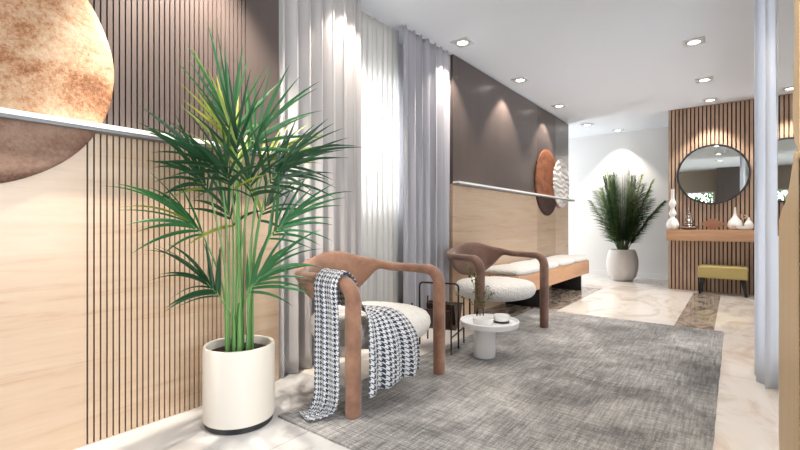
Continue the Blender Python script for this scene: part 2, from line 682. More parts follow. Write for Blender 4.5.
SY = 7.95
mb = MB()
mb.box(-0.815, 0.40, SY, 9.4, 0, CEIL, mi=1)
pitch = 0.0498
n = 24
for i in range(n):
    a = -0.815 + i * pitch
    mb.box(a, a + 0.034, SY - 0.025, SY, 0.0, CEIL)
struct(mb.build('wall_slatted', [M['walnut'], M['slat_gap']], smooth=0))

# right wall, corridor window beyond the curtain
RX, MX = 0.26, 0.165
wy0, wy1, wz0, wz1 = 3.10, 7.45, 0.15, 2.55
b = MB()
b.box(MX, RX + 0.15, 1.5, 2.69, 0, CEIL).box(RX, RX + 0.15, 2.69, wy0, 0, CEIL).box(RX, RX + 0.15, wy1, SY, 0, CEIL)
b.box(RX, RX + 0.15, wy0, wy1, 0, wz0).box(RX, RX + 0.15, wy0, wy1, wz1, CEIL)
struct(b.build('wall_right', M['white'], smooth=0))
window('window_2', 'x', RX + 0.08, wy0, wy1, wz0, wz1, 4)

# the room behind the viewer : return wall, side wall and rear wall with their windows
b = MB().box(RX + 0.15, 2.2, 2.65, 2.8, 0, CEIL)
struct(b.build('wall_return', M['white'], smooth=0))
sy0, sy1, sz0, sz1 = -1.2, 2.4, 0.35, 2.5
b = MB()
b.box(2.05, 2.2, -1.8, sy0, 0, CEIL).box(2.05, 2.2, sy1, 2.65, 0, CEIL)
b.box(2.05, 2.2, sy0, sy1, 0, sz0).box(2.05, 2.2, sy0, sy1, sz1, CEIL)
struct(b.build('wall_side', M['white'], smooth=0))
window('window_3', 'x', 2.12, sy0, sy1, sz0, sz1, 4)
rx0, rx1, rz0, rz1 = -2.0, -0.5, 0.3, 2.1
M['beige'] = plain('beige_paint', (0.40, 0.34, 0.28), 0.7)
b = MB()
b.box(WX - 0.15, rx0, -1.75, -1.6, 0, CEIL).box(rx1, 2.2, -1.75, -1.6, 0, CEIL)
b.box(rx0, rx1, -1.75, -1.6, 0, rz0).box(rx0, rx1, -1.75, -1.6, rz1, CEIL)
struct(b.build('wall_rear', M['beige'], smooth=0))
window('window_4', 'y', -1.68, rx0, rx1, rz0, rz1, 2)
b = MB().box(-0.43, 0.26, -1.6, -1.0, 0, CEIL)
struct(b.build('wall_rear_pier', M['dark_wall'], smooth=0))

# ------------------------------------------------------------------ rug
mb = MB()
rx0, rx1, ry0, ry1, rt = -1.875, -0.075, 1.375, 5.0, 0.012
nx, ny = 60, 110
vs, fs = [], []
for j in range(ny + 1):
    for i in range(nx + 1):
        x = rx0 + (rx1 - rx0) * i / nx
        y = ry0 + (ry1 - ry0) * j / ny
        e = 0.004 * noise.noise((x * 9, y * 9, 1.3))
        x += e if i in (0, nx) else 0
        y += e if j in (0, ny) else 0
        vs.append((x, y, rt - 0.002 + 0.0015 * noise.noise((x * 14, y * 14, 0))))
for j in range(ny):
    for i in range(nx):
        a = j * (nx + 1) + i
        fs.append((a, a + 1, a + nx + 2, a + nx + 1))
border = [i for i in range(nx)] + [(j + 1) * (nx + 1) - 1 for j in range(ny)] + [(ny + 1) * (nx + 1) - 1 - i for i in range(nx)] + [(ny - j) * (nx + 1) for j in range(ny)]
o0 = len(vs)
for i in border:
    vs.append((vs[i][0], vs[i][1], 0.0005))
m = len(border)
for i in range(m):
    fs.append((border[i], o0 + i, o0 + (i + 1) % m, border[(i + 1) % m]))
fs.append(tuple(o0 + i for i in range(m)))
mb.add(vs, fs)
tag(mb.build('area_rug', M['rug'], smooth=50), 'large worn grey woven rug lying on the marble floor', 'rug')

# ------------------------------------------------------------------ curtains
def curtain(name, label, mat, ya, yb, xc, amp, folds, seed, za=0.004, zb=2.795, gather=0.0, thick=0.003, group=None, shift=0.0):
    rnd = random.Random(seed)
    n, mz = folds * 14, 26
    ph = [rnd.uniform(-0.5, 0.5) for _ in range(folds + 2)]
    am = [rnd.uniform(0.65, 1.15) for _ in range(folds + 2)]
    mb = MB()
    vs, fs = [], []
    for k_ in range(mz + 1):
        z = za + (zb - za) * k_ / mz
        h = k_ / mz
        for i in range(n + 1):
            u = i / n
            q = u * folds
            a0 = int(min(q, folds - 1e-6))
            fr_ = q - a0
            amv = am[a0] * (1 - fr_) + am[a0 + 1] * fr_
            phv = ph[a0] * (1 - fr_) + ph[a0 + 1] * fr_
            s_ = math.sin(2 * PI * q + phv + 0.35 * (1 - h) * math.sin(3 * u + seed))
            pinch = 0.75 + 0.25 * sst(0, 0.15, 1 - h)
            x = xc + amp * amv * pinch * (s_ * 0.85 + 0.15 * math.sin(4 * PI * q + phv * 2 + 2 * h))
            y = ya + (yb - ya) * u + 0.012 * math.sin(4 * PI * q) + gather * h * (1 - u) * (-1) + shift * h * u
            vs.append((x, y, z))
    for k_ in range(mz):
        for i in range(n):
            a = k_ * (n + 1) + i
            fs.append((a, a + 1, a + n + 2, a + n + 1))
    mb.add(vs, fs)
    o = mb.build(name, mat, smooth=80, solid=thick)
    # heading tape at the top, part of the curtain
    t = MB().box(xc - 0.012, xc + 0.012, ya, yb + min(shift, 0), zb - 0.012, zb)
    t.build('curtain_track', M['frame_white'], o, smooth=0)
    return tag(o, label, 'curtain', group)


curtain('drape', 'wide beige grey pleated curtain right behind the near armchair and palm', M['curtain'], 1.716, 2.50, -2.352, 0.050, 7, 3)
curtain('sheer_curtain', 'bright white sheer curtain between the two heavier grey curtains', M['sheer'], 2.40, 3.14, -2.455, 0.022, 11, 5, thick=0.001)
curtain('drape', 'dark grey pleated curtain beside the wood wall behind the magazine rack', M['curtain_blue'], 3.06, 3.888, -2.345, 0.046, 7, 9)
curtain('drape', 'narrow pale blue curtain gathered at the right beside the wood panel', M['curtain_right'], 3.44, 4.05, 0.158, 0.058, 4, 21, shift=-0.12)

# ------------------------------------------------------------------ ceiling downlights
def make_downlight():
    t = thing('ceiling_downlight', 'x', 'ceiling light')
    f = MB()
    h, w_ = 0.088, 0.022
    f.box(-h, h, -h, -h + w_, -0.012, 0, 0.002)
    f.box(-h, h, h - w_, h, -0.012, 0, 0.002)
    f.box(-h, -h + w_, -h + w_, h - w_, -0.012, 0, 0.002)
    f.box(h - w_, h, -h + w_, h - w_, -0.012, 0, 0.002)
    f.build('frame', M['steel'], t)
    g = MB()
    g.lathe([(0.064, -0.003), (0.066, -0.011), (0.056, -0.014), (0.050, -0.010), (0.050, -0.003)], n=32, cap0=False, cap1=False)
    g.box(-0.066, -0.062, -0.008, 0.008, -0.010, -0.004)
    g.box(0.062, 0.066, -0.008, 0.008, -0.010, -0.004)
    g.build('gimbal_ring', M['steel'], t)
    l = MB()
    l.lathe([(0.0505, -0.006), (0.045, -0.009), (0.02, -0.0105), (0.001, -0.011)], n=28, cap0=False)
    l.build('lens', M['lens'], t)
    bk = MB().box(-h + w_, h - w_, -h + w_, h - w_, -0.003, 0)
    bk.build('backplate', M['frame_white'], t)
    return t


LW = 16


def spot(x, y, watt, size=88, blend=0.45, col=(1.0, 0.90, 0.78), aim=None):
    l = bpy.data.lights.new('downlight_beam', 'SPOT')
    l.energy = watt
    l.spot_size = math.radians(size)
    l.spot_blend = blend
    l.shadow_soft_size = 0.03
    l.color = col
    o = bpy.data.objects.new('downlight_beam', l)
    o.location = (x, y, CEIL - 0.03)
    if aim:
        o.rotation_euler = (Vector(aim) - o.location).to_track_quat('-Z', 'Y').to_euler()
    COL.objects.link(o)


proto = None
for x, y, wt, lab in (
        (-2.11, 3.72, 30, 'square ceiling downlight nearest the dark grey pleated curtain'),
        (-2.09, 5.12, 30, 'square ceiling downlight along the dark wall, second past the curtain'),
        (-2.08, 6.59, 30, 'square ceiling downlight over the two round wall discs'),
        (-2.08, 8.14, 14, 'small ceiling downlight just past the end of the dark wall'),
        (-1.74, 8.97, 26, 'small ceiling downlight above the leafy plant by the white wall'),
        (-0.31, 5.10, 24, 'right-hand ceiling downlight nearest the viewer, largest of its row'),
        (-0.29, 6.51, 24, 'right-hand ceiling downlight in the middle of its row of three'),
        (-0.27, 7.61, 26, 'right-hand ceiling downlight closest to the slatted wall and mirror'),
        (-2.10, 2.30, 20, 'ceiling downlight above the near armchair and pale curtain'),
        (-1.92, 1.05, 75, 'ceiling downlight above the big stone disc'),
        (-0.31, 3.70, 18, 'right-hand ceiling downlight over the rug middle'),
        (-0.31, 2.30, 18, 'right-hand ceiling downlight over the near rug end'),
        (-0.31, 0.90, 18, 'right-hand ceiling downlight over the bare floor in front of the rug')):
    if proto is None:
        proto = make_downlight()
        o = proto
    else:
        o = copy_tree(proto)
    o.location = (x, y, CEIL)
    tag(o, lab, 'ceiling light', 'recessed square downlights in the ceiling')
    if wt == 75:        # gimbal tilted to wash the panelled wall
        spot(x, y, 320, 74, 0.75, aim=(PX, y + 0.12, 1.70))
    elif x < -1.9:
        spot(x, y, wt * 2.7, aim=(x - 0.30, y, 0.9))
    else:
        spot(x, y, wt * 3.0)


# ------------------------------------------------------------------ wall discs
def disc(name, label, mat, y, z, R, x0, th, seed, rough=0.012, wav=0):
    mb = MB()
    n = 120
    rings = []
    prof = [(0.985, 0.0), (1.0, th * 0.3), (1.0, th * 0.7), (0.985, th * 0.95)] + [(q, th * (1.0 + 0.12 * (1 - q))) for q in (0.93, 0.8, 0.65, 0.5, 0.35, 0.2, 0.08)]
    for s_, dx in prof:
        ring = []
        for j in range(n):
            a = 2 * PI * j / n
            rr = R * s_ * (1 + rough * 0.4 * noise.noise((math.cos(a) * 4, math.sin(a) * 4, seed)))
            yy, zz = rr * math.cos(a), rr * math.sin(a)
            d = dx + (rough * 0.35 * noise.noise((yy * 7, zz * 7, seed + 5)) if s_ < 0.97 else 0)
            if wav and s_ < 0.97:
                d += wav * math.sin(zz * 55 + 2.4 * math.sin(yy * 9) + 1.5 * noise.noise((yy * 4, zz * 4, 3)))
            ring.append((d, yy, zz))
        rings.append(ring)
    mb.loft(rings)
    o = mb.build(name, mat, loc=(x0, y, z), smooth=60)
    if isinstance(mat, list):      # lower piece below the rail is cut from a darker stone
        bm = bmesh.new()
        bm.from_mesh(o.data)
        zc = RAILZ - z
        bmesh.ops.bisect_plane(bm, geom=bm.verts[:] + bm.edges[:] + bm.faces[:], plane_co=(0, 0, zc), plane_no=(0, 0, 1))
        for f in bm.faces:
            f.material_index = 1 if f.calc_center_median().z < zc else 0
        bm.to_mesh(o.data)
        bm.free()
    return tag(o, label, 'wall decor', 'round discs hung on the panelled walls')


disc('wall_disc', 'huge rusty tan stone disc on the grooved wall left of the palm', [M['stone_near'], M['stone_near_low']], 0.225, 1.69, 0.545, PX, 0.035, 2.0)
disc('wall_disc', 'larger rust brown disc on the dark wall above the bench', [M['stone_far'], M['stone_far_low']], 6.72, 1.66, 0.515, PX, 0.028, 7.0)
disc('wall_disc', 'smaller white rippled disc overlapping the rust brown disc', M['ripple'], 7.30, 1.69, 0.40, PX + 0.036, 0.028, 11.0, 0.004, 0.004)


# ------------------------------------------------------------------ palms
def ribbon(mb, pts, wid, side, mi, fold=0.35):
    """a pleated leaf blade: three verts across, tapering at both ends"""
    n = len(pts)
    vs, fs = [], []
    for i, p in enumerate(pts):
        t = (pts[min(i + 1, n - 1)] - pts[max(i - 1, 0)]).normalized()
        s_ = (side - t * side.dot(t))
        s_ = s_.normalized() if s_.length > 1e-5 else Vector((1, 0, 0))
        nn = t.cross(s_)
        u = i / (n - 1)
        wv = wid * (0.35 + 0.65 * math.sin(PI * min(1, u * 1.35 + 0.12) if u < 0.35 else PI / 2)) * (1 - max(0, (u - 0.35) / 0.65) ** 1.6) + 0.0004
        vs += [p - s_ * wv + nn * wv * fold, p, p + s_ * wv + nn * wv * fold]
    for i in range(n - 1):
        a = i * 3
        fs += [(a, a + 1, a + 4, a + 3), (a + 1, a + 2, a + 5, a + 4)]
    mb.add(vs, fs, mi)


def bend_line(p, d, L, droop, n=7, curl=None):
    out = [p.copy()]
    q = p.copy()
    d = d.normalized()
    for i in range(n):
        d = (d + Vector((0, 0, -droop / n)) + (curl * (1 / n) if curl else Vector((0, 0, 0)))).normalized()
        q = q + d * (L / n)
        out.append(q.copy())
    return out


TH = math.radians(37.84)
RV = Vector((math.cos(TH), math.sin(TH), 0))
FV = Vector((-math.sin(TH), math.cos(TH), 0))


def fan_palm():
    cx, cy = -2.0, 1.235
    t = thing('potted_palm', 'tall green palm in a cream cylindrical pot beside the grooved wall', 'potted plant', (cx, cy, 0))
    R = 0.172
    mb = MB().lathe([(R, 0.032), (R + 0.001, 0.05), (R + 0.001, 0.385), (R - 0.003, 0.395), (R - 0.010, 0.397), (R - 0.016, 0.392), (R - 0.018, 0.36), (R - 0.02, 0.1)], n=72, cap1=False)
    mb.build('pot', M['pot'], t)
    MB().lathe([(R - 0.012, 0.0), (R - 0.008, 0.004), (R - 0.008, 0.034)], n=64).build('pot_base', M['black'], t)
    mb = MB()
    rings = []
    for q in (1.0, 0.85, 0.65, 0.45, 0.25, 0.08):
        rings.append([((R - 0.019) * q * math.cos(a), (R - 0.019) * q * math.sin(a), 0.352 + 0.012 * noise.noise((q * 9 * math.cos(a), q * 9 * math.sin(a), 0)) + 0.012 * (1 - q)) for a in [2 * PI * j / 40 for j in range(40)]])
    mb.loft(rings)
    mb.build('soil', M['soil'], t)
    rnd = random.Random(11)

    def px(x, y, f=0.0):
        d = 2.2 + f
        return RV * ((x - 238.5) / 430 * d) + FV * f + Vector((0, 0, 1 + (224.5 - y) / 430 * d))
    LV = Vector((0.12, -1, 0)).normalized()
    # where each fan opens, its lean in degrees, depth of lean, spread, leaf length, number of leaves, leaf colour, droop
    fans = [((231, 140, 0.0), 97, 0.0, 58, .44, 15, 'leaf_a', .20), ((247, 150, .02), 60, .05, 44, .42, 12, 'leaf_a', .35),
            ((212, 192, -.05), 125, -.15, 48, .36, 16, 'leaf_b', .75), ((266, 186, .0), 50, .0, 48, .40, 15, 'leaf_b', .6),
            ((206, 234, -.06), 138, -.1, 40, .40, 13, 'leaf_a', .7), ((268, 238, .0), 46, .05, 42, .38, 14, 'leaf_a', .65),
            ((238, 190, -.10), 95, -.6, 62, .34, 14, 'leaf_b', .7), ((250, 196, -.02), 80, -.4, 60, .33, 12, 'leaf_b', .7),
            ((221, 296, -.04), 128, -.15, 44, .33, 15, 'leaf_b', .8), ((248, 292, -.02), 50, -.05, 38, .36, 15, 'leaf_a', .7),
            ((232, 168, .06), 112, .35, 40, .42, 9, 'leaf_c', .35), ((254, 165, .06), 48, .35, 40, .40, 9, 'leaf_c', .4),
            ((222, 172, -.04), 148, -.1, 30, .36, 11, 'leaf_b', .45), ((262, 170, .0), 26, .0, 30, .40, 12, 'leaf_b', .40),
            ((240, 160, -.05), 88, -.2, 46, .40, 11, 'leaf_b', .35), ((228, 225, .05), 116, .1, 55, .30, 10, 'leaf_b', .8),
            ((254, 220, .05), 62, .1, 55, .30, 10, 'leaf_b', .8)]
    for q_, (s_, lean, dep, spread, LL, nl, mk, dr) in enumerate(fans):
        p1 = px(*s_)
        p0 = Vector((p1.x * 0.25 + 0.03 * math.cos(q_ * 2.4), p1.y * 0.25 + 0.03 * math.sin(q_ * 2.4), 0.34))

        def dirv(ang):
            h, v_ = math.cos(math.radians(ang)), math.sin(math.radians(ang))
            d = (RV if h >= 0 else LV) * abs(h) + Vector((0, 0, v_)) + FV * dep
            return d.normalized()
        axn = dirv(lean)
        mid = Vector((p0.x * 0.7 + p1.x * 0.2, p0.y * 0.7 + p1.y * 0.2, p0.z * 0.45 + p1.z * 0.55))
        stalk = cr([p0, mid, p1, p1 + axn * 0.06, p1 + axn * 0.12], 6)
        mb = MB()
        mb.tube(stalk, [0.0062 - 0.005 * i / (len(stalk) - 1) for i in range(len(stalk))], 7, mi=1)
        for q in range(nl):
            u = q / (nl - 1)
            off = (u * 2 - 1)
            ang = lean + off * spread * rnd.uniform(0.85, 1.15) + rnd.uniform(-5, 5)
            base = p1 + axn * (0.12 * (1 - abs(off)) ** 0.8)
            d = dirv(ang) + FV * rnd.uniform(-0.28, 0.28)
            ll = LL * rnd.uniform(0.78, 1.12) * (1.0 - 0.22 * abs(off))
            pts = bend_line(base, d, ll, dr * rnd.uniform(0.6, 1.5), 9)
            for p in pts:
                p.x = max(p.x, -0.30 + 0.01 * rnd.random())
            d0 = d.normalized()
            sd = FV.cross(d0) + FV * rnd.uniform(-0.8, 0.8)
            yel = rnd.random() < 0.07
            ribbon(mb, pts, rnd.uniform(0.0062, 0.0100), sd.normalized(), 2 if yel else 0)
        mb.build('frond', [M[mk], M['stem'], M['leaf_c']], t, smooth=60)
    # green clustered stems and sheaths
    for a, f_, h, r_ in ((0.0, 0.0, 0.60, 0.020), (-0.035, 0.02, 0.52, 0.011), (0.04, 0.01, 0.55, 0.011), (0.015, -0.04, 0.60, 0.012), (-0.015, -0.03, 0.56, 0.010)):
        p0 = RV * a + FV * f_ + Vector((0, 0, 0.345))
        mb = MB().tube([p0, p0 + Vector((0, 0, 0.05)), p0 + Vector((0, 0, (h - 0.345) * 0.6)), Vector((p0.x * 1.15, p0.y * 1.15, h))], [r_, r_ * 1.02, r_ * 0.85, r_ * 0.3], 10)
        mb.build('stem', M['stem'], t)
    return t


fan_palm()


def feather_palm():
    cx, cy = -1.60, 8.62
    t = thing('potted_palm', 'bushy dark green feather palm in a rounded grey pot by the white wall', 'potted plant', (cx, cy, 0))
    prof = [(0.13, 0.0), (0.17, 0.01), (0.225, 0.09), (0.255, 0.20), (0.262, 0.32), (0.25, 0.43), (0.222, 0.52), (0.205, 0.555), (0.196, 0.56), (0.19, 0.55), (0.205, 0.45)]
    MB().lathe(prof, n=56, cap1=False).build('pot', M['pot_grey'], t)
    MB().lathe([(0.20, 0.50), (0.1, 0.515), (0.01, 0.52)], n=40).build('soil', M['soil'], t)
    rnd = random.Random(5)
    N = 46
    for i in range(N):
        az = 2 * PI * i / N * 5 + rnd.uniform(-0.3, 0.3)
        tilt = rnd.choice((0.06, 0.14, 0.24, 0.33, 0.42)) * rnd.uniform(0.8, 1.15)
        L = 1.52 - 1.0 * tilt + rnd.uniform(-0.12, 0.08)
        d = Vector((math.sin(tilt) * math.cos(az), math.sin(tilt) * math.sin(az) * 0.75, math.cos(tilt)))
        p = Vector((0.06 * math.cos(az), 0.06 * math.sin(az), 0.5))
        line = bend_line(p, d, L, 0.25 + 0.5 * tilt, 16)
        mb = MB()
        mb.tube(line, [0.009 - 0.0075 * q / 16 for q in range(17)], 5, mi=1)
        npair = 44
        for q in range(npair):
            u = 0.16 + 0.84 * q / (npair - 1)
            k_ = u * 16
            i0 = min(15, int(k_))
            base = line[i0].lerp(line[i0 + 1], k_ - i0)
            tg = (line[i0 + 1] - line[i0]).normalized()
            sd = tg.cross(Vector((math.cos(az), math.sin(az), 0.2))).normalized()
            upn = sd.cross(tg)
            for sg in (-1, 1):
                dd = tg * (0.75 + 0.5 * u) + sd * sg * 0.95 + upn * rnd.uniform(-0.25, 0.15)
                ll = (0.08 + 0.20 * math.sin(PI * (0.12 + 0.85 * u) ** 0.8)) * rnd.uniform(0.85, 1.1)
                pts = bend_line(base, dd, ll, 0.7, 4)
                ribbon(mb, pts, 0.0065, upn, 0, 0.2)
        mb.build('frond', [M['leaf_e'] if (tilt < 0.36 and rnd.random() < 0.42) else M['leaf_d'], M['stem_dark']], t, smooth=60)  # some of the upright fronds take the lit leaf colour
    return t


feather_palm()


# ------------------------------------------------------------------ armchairs
def section(p, n, b, w_, h, ex, N=20):
    out = []
    for j in range(N):
        a = 2 * PI * j / N
        c_, s_ = math.cos(a), math.sin(a)
        out.append(p + n * (w_ / 2 * math.copysign(abs(c_) ** (2 / ex), c_)) + b * (h / 2 * math.copysign(abs(s_) ** (2 / ex), s_)))
    return out


def make_armchair(label, loc, rz, suede):
    t = thing('armchair', label, 'armchair', loc, rz, 'low suede armchairs on the grey rug')
    HW, XF, XB = 0.41, 0.31, -0.31
    ZA, HA = 0.690, 0.060
    path = []   # (point, w, h, exponent)
    # front leg, foot first
    for z in (0.0, 0.004, 0.012, 0.15, 0.3, 0.45, 0.59):
        s_ = 0.90 if z == 0 else (0.97 if z < 0.01 else 1.0)
        path.append((Vector((XF, -HW, z)), 0.086 * s_, 0.070 * s_, 2.6))
    for i in range(1, 9):
        a = PI / 2 * i / 8
        path.append((Vector((XF - 0.10 + 0.10 * math.cos(a), -HW, 0.59 + 0.10 * math.sin(a))), 0.086, 0.066, 2.6))
    for x in (0.14, 0.07, 0.0):
        path.append((Vector((x, -HW, ZA)), 0.084, HA, 2.6))
    half = []
    for i in range(1, 23):
        a = PI / 2 * i / 22
        e = 0.80
        x = 0.0 + (XB + 0.03) * math.sin(a) ** e
        y = -HW * math.cos(a) ** e if i < 22 else 0.0
        kk = sst(0.30, 0.98, i / 22)
        half.append((Vector((x, y, ZA - 0.049 * kk + 0.02 * sst(0.1, 0.5, i / 22) * (1 - kk))), 0.084 - 0.022 * kk, HA + 0.278 * kk, 2.6 - 0.3 * kk))
    full = path + half
    mirror = [(Vector((p.x, -p.y, p.z)), w_, h, e) for p, w_, h, e in reversed(full[:-1])]
    full = full + mirror
    n = len(full)
    rings = []
    for i, (p, w_, h, e) in enumerate(full):
        tg = (full[min(i + 1, n - 1)][0] - full[max(i - 1, 0)][0]).normalized()
        inw = Vector((0, -1 if p.y > 0 else 1, 0))
        # inward normal in plan for the curved part
        if abs(tg.z) < 0.6 and abs(tg.y) > 0.02:
            inw = Vector((0, 0, 1)).cross(tg)
            inw = -inw if inw.dot(Vector((0.05 - p.x, -p.y, 0))) < 0 else inw
        inw = (inw - tg * inw.dot(tg)).normalized()
        bb = tg.cross(inw)
        rings.append(section(p, inw, bb, w_, h, e))
    cut = len(path) + 7
    for name, a, b_ in (('arm', 0, cut), ('backrest', cut, n - 1 - cut), ('arm', n - 1 - cut, n - 1)):
        mb = MB()
        mb.loft([[q for q in r] for r in rings[a:b_ + 1]])
        mb.build(name, suede, t, smooth=50)
    # puffy seat
    mb = MB()
    cx, hx, hy = 0.065, 0.345, 0.368
    zs = [(0.55, 0.292), (0.78, 0.296), (0.90, 0.312), (0.97, 0.340), (1.0, 0.375), (0.985, 0.41), (0.94, 0.436), (0.85, 0.452), (0.70, 0.462), (0.5, 0.467), (0.3, 0.469), (0.1, 0.470)]
    N = 64
    rings = []
    for q, z in zs:
        ring = []
        for j in range(N):
            a = 2 * PI * j / N
            c_, s_ = math.cos(a), math.sin(a)
            ring.append((cx + q * hx * math.copysign(abs(c_) ** 0.8, c_), q * hy * math.copysign(abs(s_) ** 0.8, s_), z + 0.004 * noise.noise((c_ * q * 5, s_ * q * 5, z * 9))))
        rings.append(ring)
    mb.loft(rings)
    mb.build('seat', M['boucle'], t, smooth=60)
    for y in (-0.035, 0.035):
        MB().tube([(-0.262, y, 0.0), (-0.262, y, 0.30), (-0.268, y, 0.52)], 0.010, 10).build('leg', M['metal'], t)
    MB().box(-0.27, 0.1, -0.05, 0.05, 0.275, 0.297, 0.004).build('seat_support', M['metal'], t)
    return t


make_armchair('tan suede armchair nearest the palm with a houndstooth blanket over its arm', (-1.863, 2.015, 0.012), 0, M['suede'])
make_armchair('dark brown suede armchair standing in front of the wooden bench', (-1.885, 3.865, 0.012), math.radians(-20.9), M['suede_dark'])

# ------------------------------------------------------------------ houndstooth blanket
rows = [((-1.80, 1.44, .019), (-1.67, 1.41, .019)), ((-1.765, 1.468, .020), (-1.635, 1.487, .022)), ((-1.755, 1.49, .035), (-1.615, 1.53, .04)), ((-1.73, 1.512, .11), (-1.585, 1.535, .12)),
        ((-1.74, 1.525, .30), (-1.59, 1.54, .30)), ((-1.75, 1.535, .55), (-1.60, 1.545, .55)), ((-1.76, 1.538, .70), (-1.605, 1.542, .695)),
        ((-1.77, 1.605, .757), (-1.605, 1.605, .752)), ((-1.78, 1.668, .70), (-1.60, 1.668, .695)), ((-1.77, 1.685, .56), (-1.575, 1.675, .58)),
        ((-1.70, 1.80, .525), (-1.555, 1.69, .535)), ((-1.52, 1.915, .510), (-1.530, 1.675, .50)), ((-1.420, 1.955, .41), (-1.515, 1.665, .39)),
        ((-1.405, 1.975, .29), (-1.505, 1.655, .24)), ((-1.415, 1.985, .185), (-1.505, 1.645, .115))]
sub = 7
LA, LB = cr([r[0] for r in rows], sub), cr([r[1] for r in rows], sub)
NU = 40
mb = MB()
grid = []
for i in range(len(LA)):
    a, bq = LA[i], LB[i]
    tng = (LA[min(i + 1, len(LA) - 1)] + LB[min(i + 1, len(LA) - 1)] - LA[max(i - 1, 0)] - LB[max(i - 1, 0)]).normalized()
    wd = bq - a
    nn = wd.cross(tng).normalized()
    g = i / (len(LA) - 1)
    ampl = 0.010 * (1 - 0.75 * math.exp(-((g - 0.5) / 0.07) ** 2)) * (0.35 if g < 0.1 else 1) * (1 + 1.1 * sst(0.72, 1, g))
    row = []
    for j in range(NU + 1):
        u = j / NU
        fold = math.sin(u * 2 * PI * 2.5 + 1.2 * math.sin(g * 5)) * 0.8 + 0.4 * math.sin(u * 2 * PI * 4.3 + g * 9)
        p = a + wd * u + nn * (ampl * (fold + 1.0) * 1.0)
        p.z = max(p.z, 0.0165)
        row.append(p)
    grid.append(row)
vs = [p for r in grid for p in r]
fs = []
W = NU + 1
vlen = 0
for i, r in enumerate(grid):
    if i:
        vlen += ((grid[i][0] - grid[i - 1][0]).length + (grid[i][NU] - grid[i - 1][NU]).length) / 2
    for j in range(W):
        mb.uv[i * W + j] = (j / NU * 0.27, vlen)
for i in range(len(grid) - 1):
    for j in range(NU):
        a = i * W + j
        fs.append((a, a + 1, a + W + 1, a + W))
mb.add(vs, fs)
tag(mb.build('blanket', M['hound'], smooth=80, solid=0.006), 'black and white houndstooth blanket draped over the near armchair', 'blanket')

# ------------------------------------------------------------------ magazine rack
t = thing('magazine_rack', 'dark metal magazine rack with leather sling between the two armchairs', 'magazine rack', (-1.90, 2.96, 0.012), math.radians(15))
hw, r_ = 0.165, 0.0075


def arch(y, h, rad=0.03):
    pts = [(-hw, y, 0), (-hw, y, h - rad)]
    for i in range(1, 6):
        a = PI / 2 * i / 5
        pts.append((-hw + rad - rad * math.cos(a), y, h - rad + rad * math.sin(a)))
    pts += [(hw - rad + rad * math.sin(PI / 2 * i / 5), y, h - rad + rad * math.cos(PI / 2 * i / 5)) for i in range(0, 6)]
    pts += [(hw, y, 0)]
    return pts


MB().tube(arch(0, 0.515), r_, 8).build('handle_arch', M['metal'], t)
for y in (-0.19, 0.19):
    mb = MB()
    for x in (-hw + 0.005, hw - 0.005):
        mb.tube([(x, y, 0), (x, y, 0.375)], r_ * 0.9, 8)
    mb.tube([(-hw + 0.005, y, 0.325), (hw - 0.005, y, 0.325)], r_ * 0.8, 8)
    mb.build('side_frame', M['metal'], t)
for x in (-hw + 0.003, hw - 0.003):
    MB().tube([(x, -0.19, 0.13), (x, 0.19, 0.13)], r_ * 0.8, 8).build('base_rail', M['metal'], t)
for sg in (-1, 1):
    mb = MB()
    prof = cr([(0, sg * 0.192, 0.335), (0, sg * 0.17, 0.27), (0, sg * 0.11, 0.19), (0, sg * 0.02, 0.150), (0, 0, 0.148)], 4)
    mb.loft([[(-hw + 0.02, p.y, p.z) for p in prof], [(hw - 0.02, p.y, p.z) for p in prof]], closed=False, cap0=False, cap1=False)
    mb.build('leather_sling', M['sling'], t, solid=0.008)
mgz = thing('magazine', 'pale magazine lying in the dark metal magazine rack', 'magazine', (-1.885, 2.99, 0.012), math.radians(15))
mb = MB()
mb.loft([[(-0.10, -0.045, 0.19), (0.125, -0.045, 0.19), (0.125, -0.037, 0.185), (-0.10, -0.037, 0.185)], [(-0.10, -0.10, 0.36), (0.125, -0.10, 0.36), (0.125, -0.09, 0.36), (-0.10, -0.09, 0.36)]])
mb.build('pages', M['paper'], mgz, smooth=0)
mb = MB()
mb.loft([[(-0.103, -0.048, 0.188), (0.128, -0.048, 0.188), (0.128, -0.046, 0.188), (-0.103, -0.046, 0.188)], [(-0.103, -0.104, 0.362), (0.128, -0.104, 0.362), (0.128, -0.102, 0.362), (-0.103, -0.102, 0.362)]])
mb.build('cover', M['dark_china'], mgz, smooth=0)

# ------------------------------------------------------------------ coffee table and what stands on it
TX, TY = -1.452, 2.965
t = thing('side_table', 'low round white tray table on a cylinder base between the armchairs', 'table', (TX, TY, 0.012))
TT = 0.252
MB().lathe([(0.05, TT - 0.022), (0.198, TT - 0.022), (0.212, TT - 0.016), (0.218, TT + 0.020), (0.215, TT + 0.0245), (0.209, TT + 0.0245), (0.205, TT + 0.006), (0.196, TT), (0.05, TT), (0.005, TT)], n=72).build('tray_top', M['lacquer'], t)
MB().lathe([(0.076, 0.0), (0.080, 0.004), (0.080, TT - 0.03), (0.078, TT - 0.022)], cx=-0.03, cy=-0.02, n=48).build('table_base', M['lacquer'], t)
TZ = TT + 0.012 + 0.0005


def cup(name, label, x, y, z, r, h, mat, grp):
    o = MB().lathe([(r * 0.72, 0), (r * 0.9, 0.004), (r, h * 0.35), (r, h), (r - 0.004, h), (r - 0.005, h * 0.4), (r * 0.7, 0.008), (0.003, 0.007)], n=40).build(name, mat, loc=(x, y, z))
    return tag(o, label, 'bowl', grp)


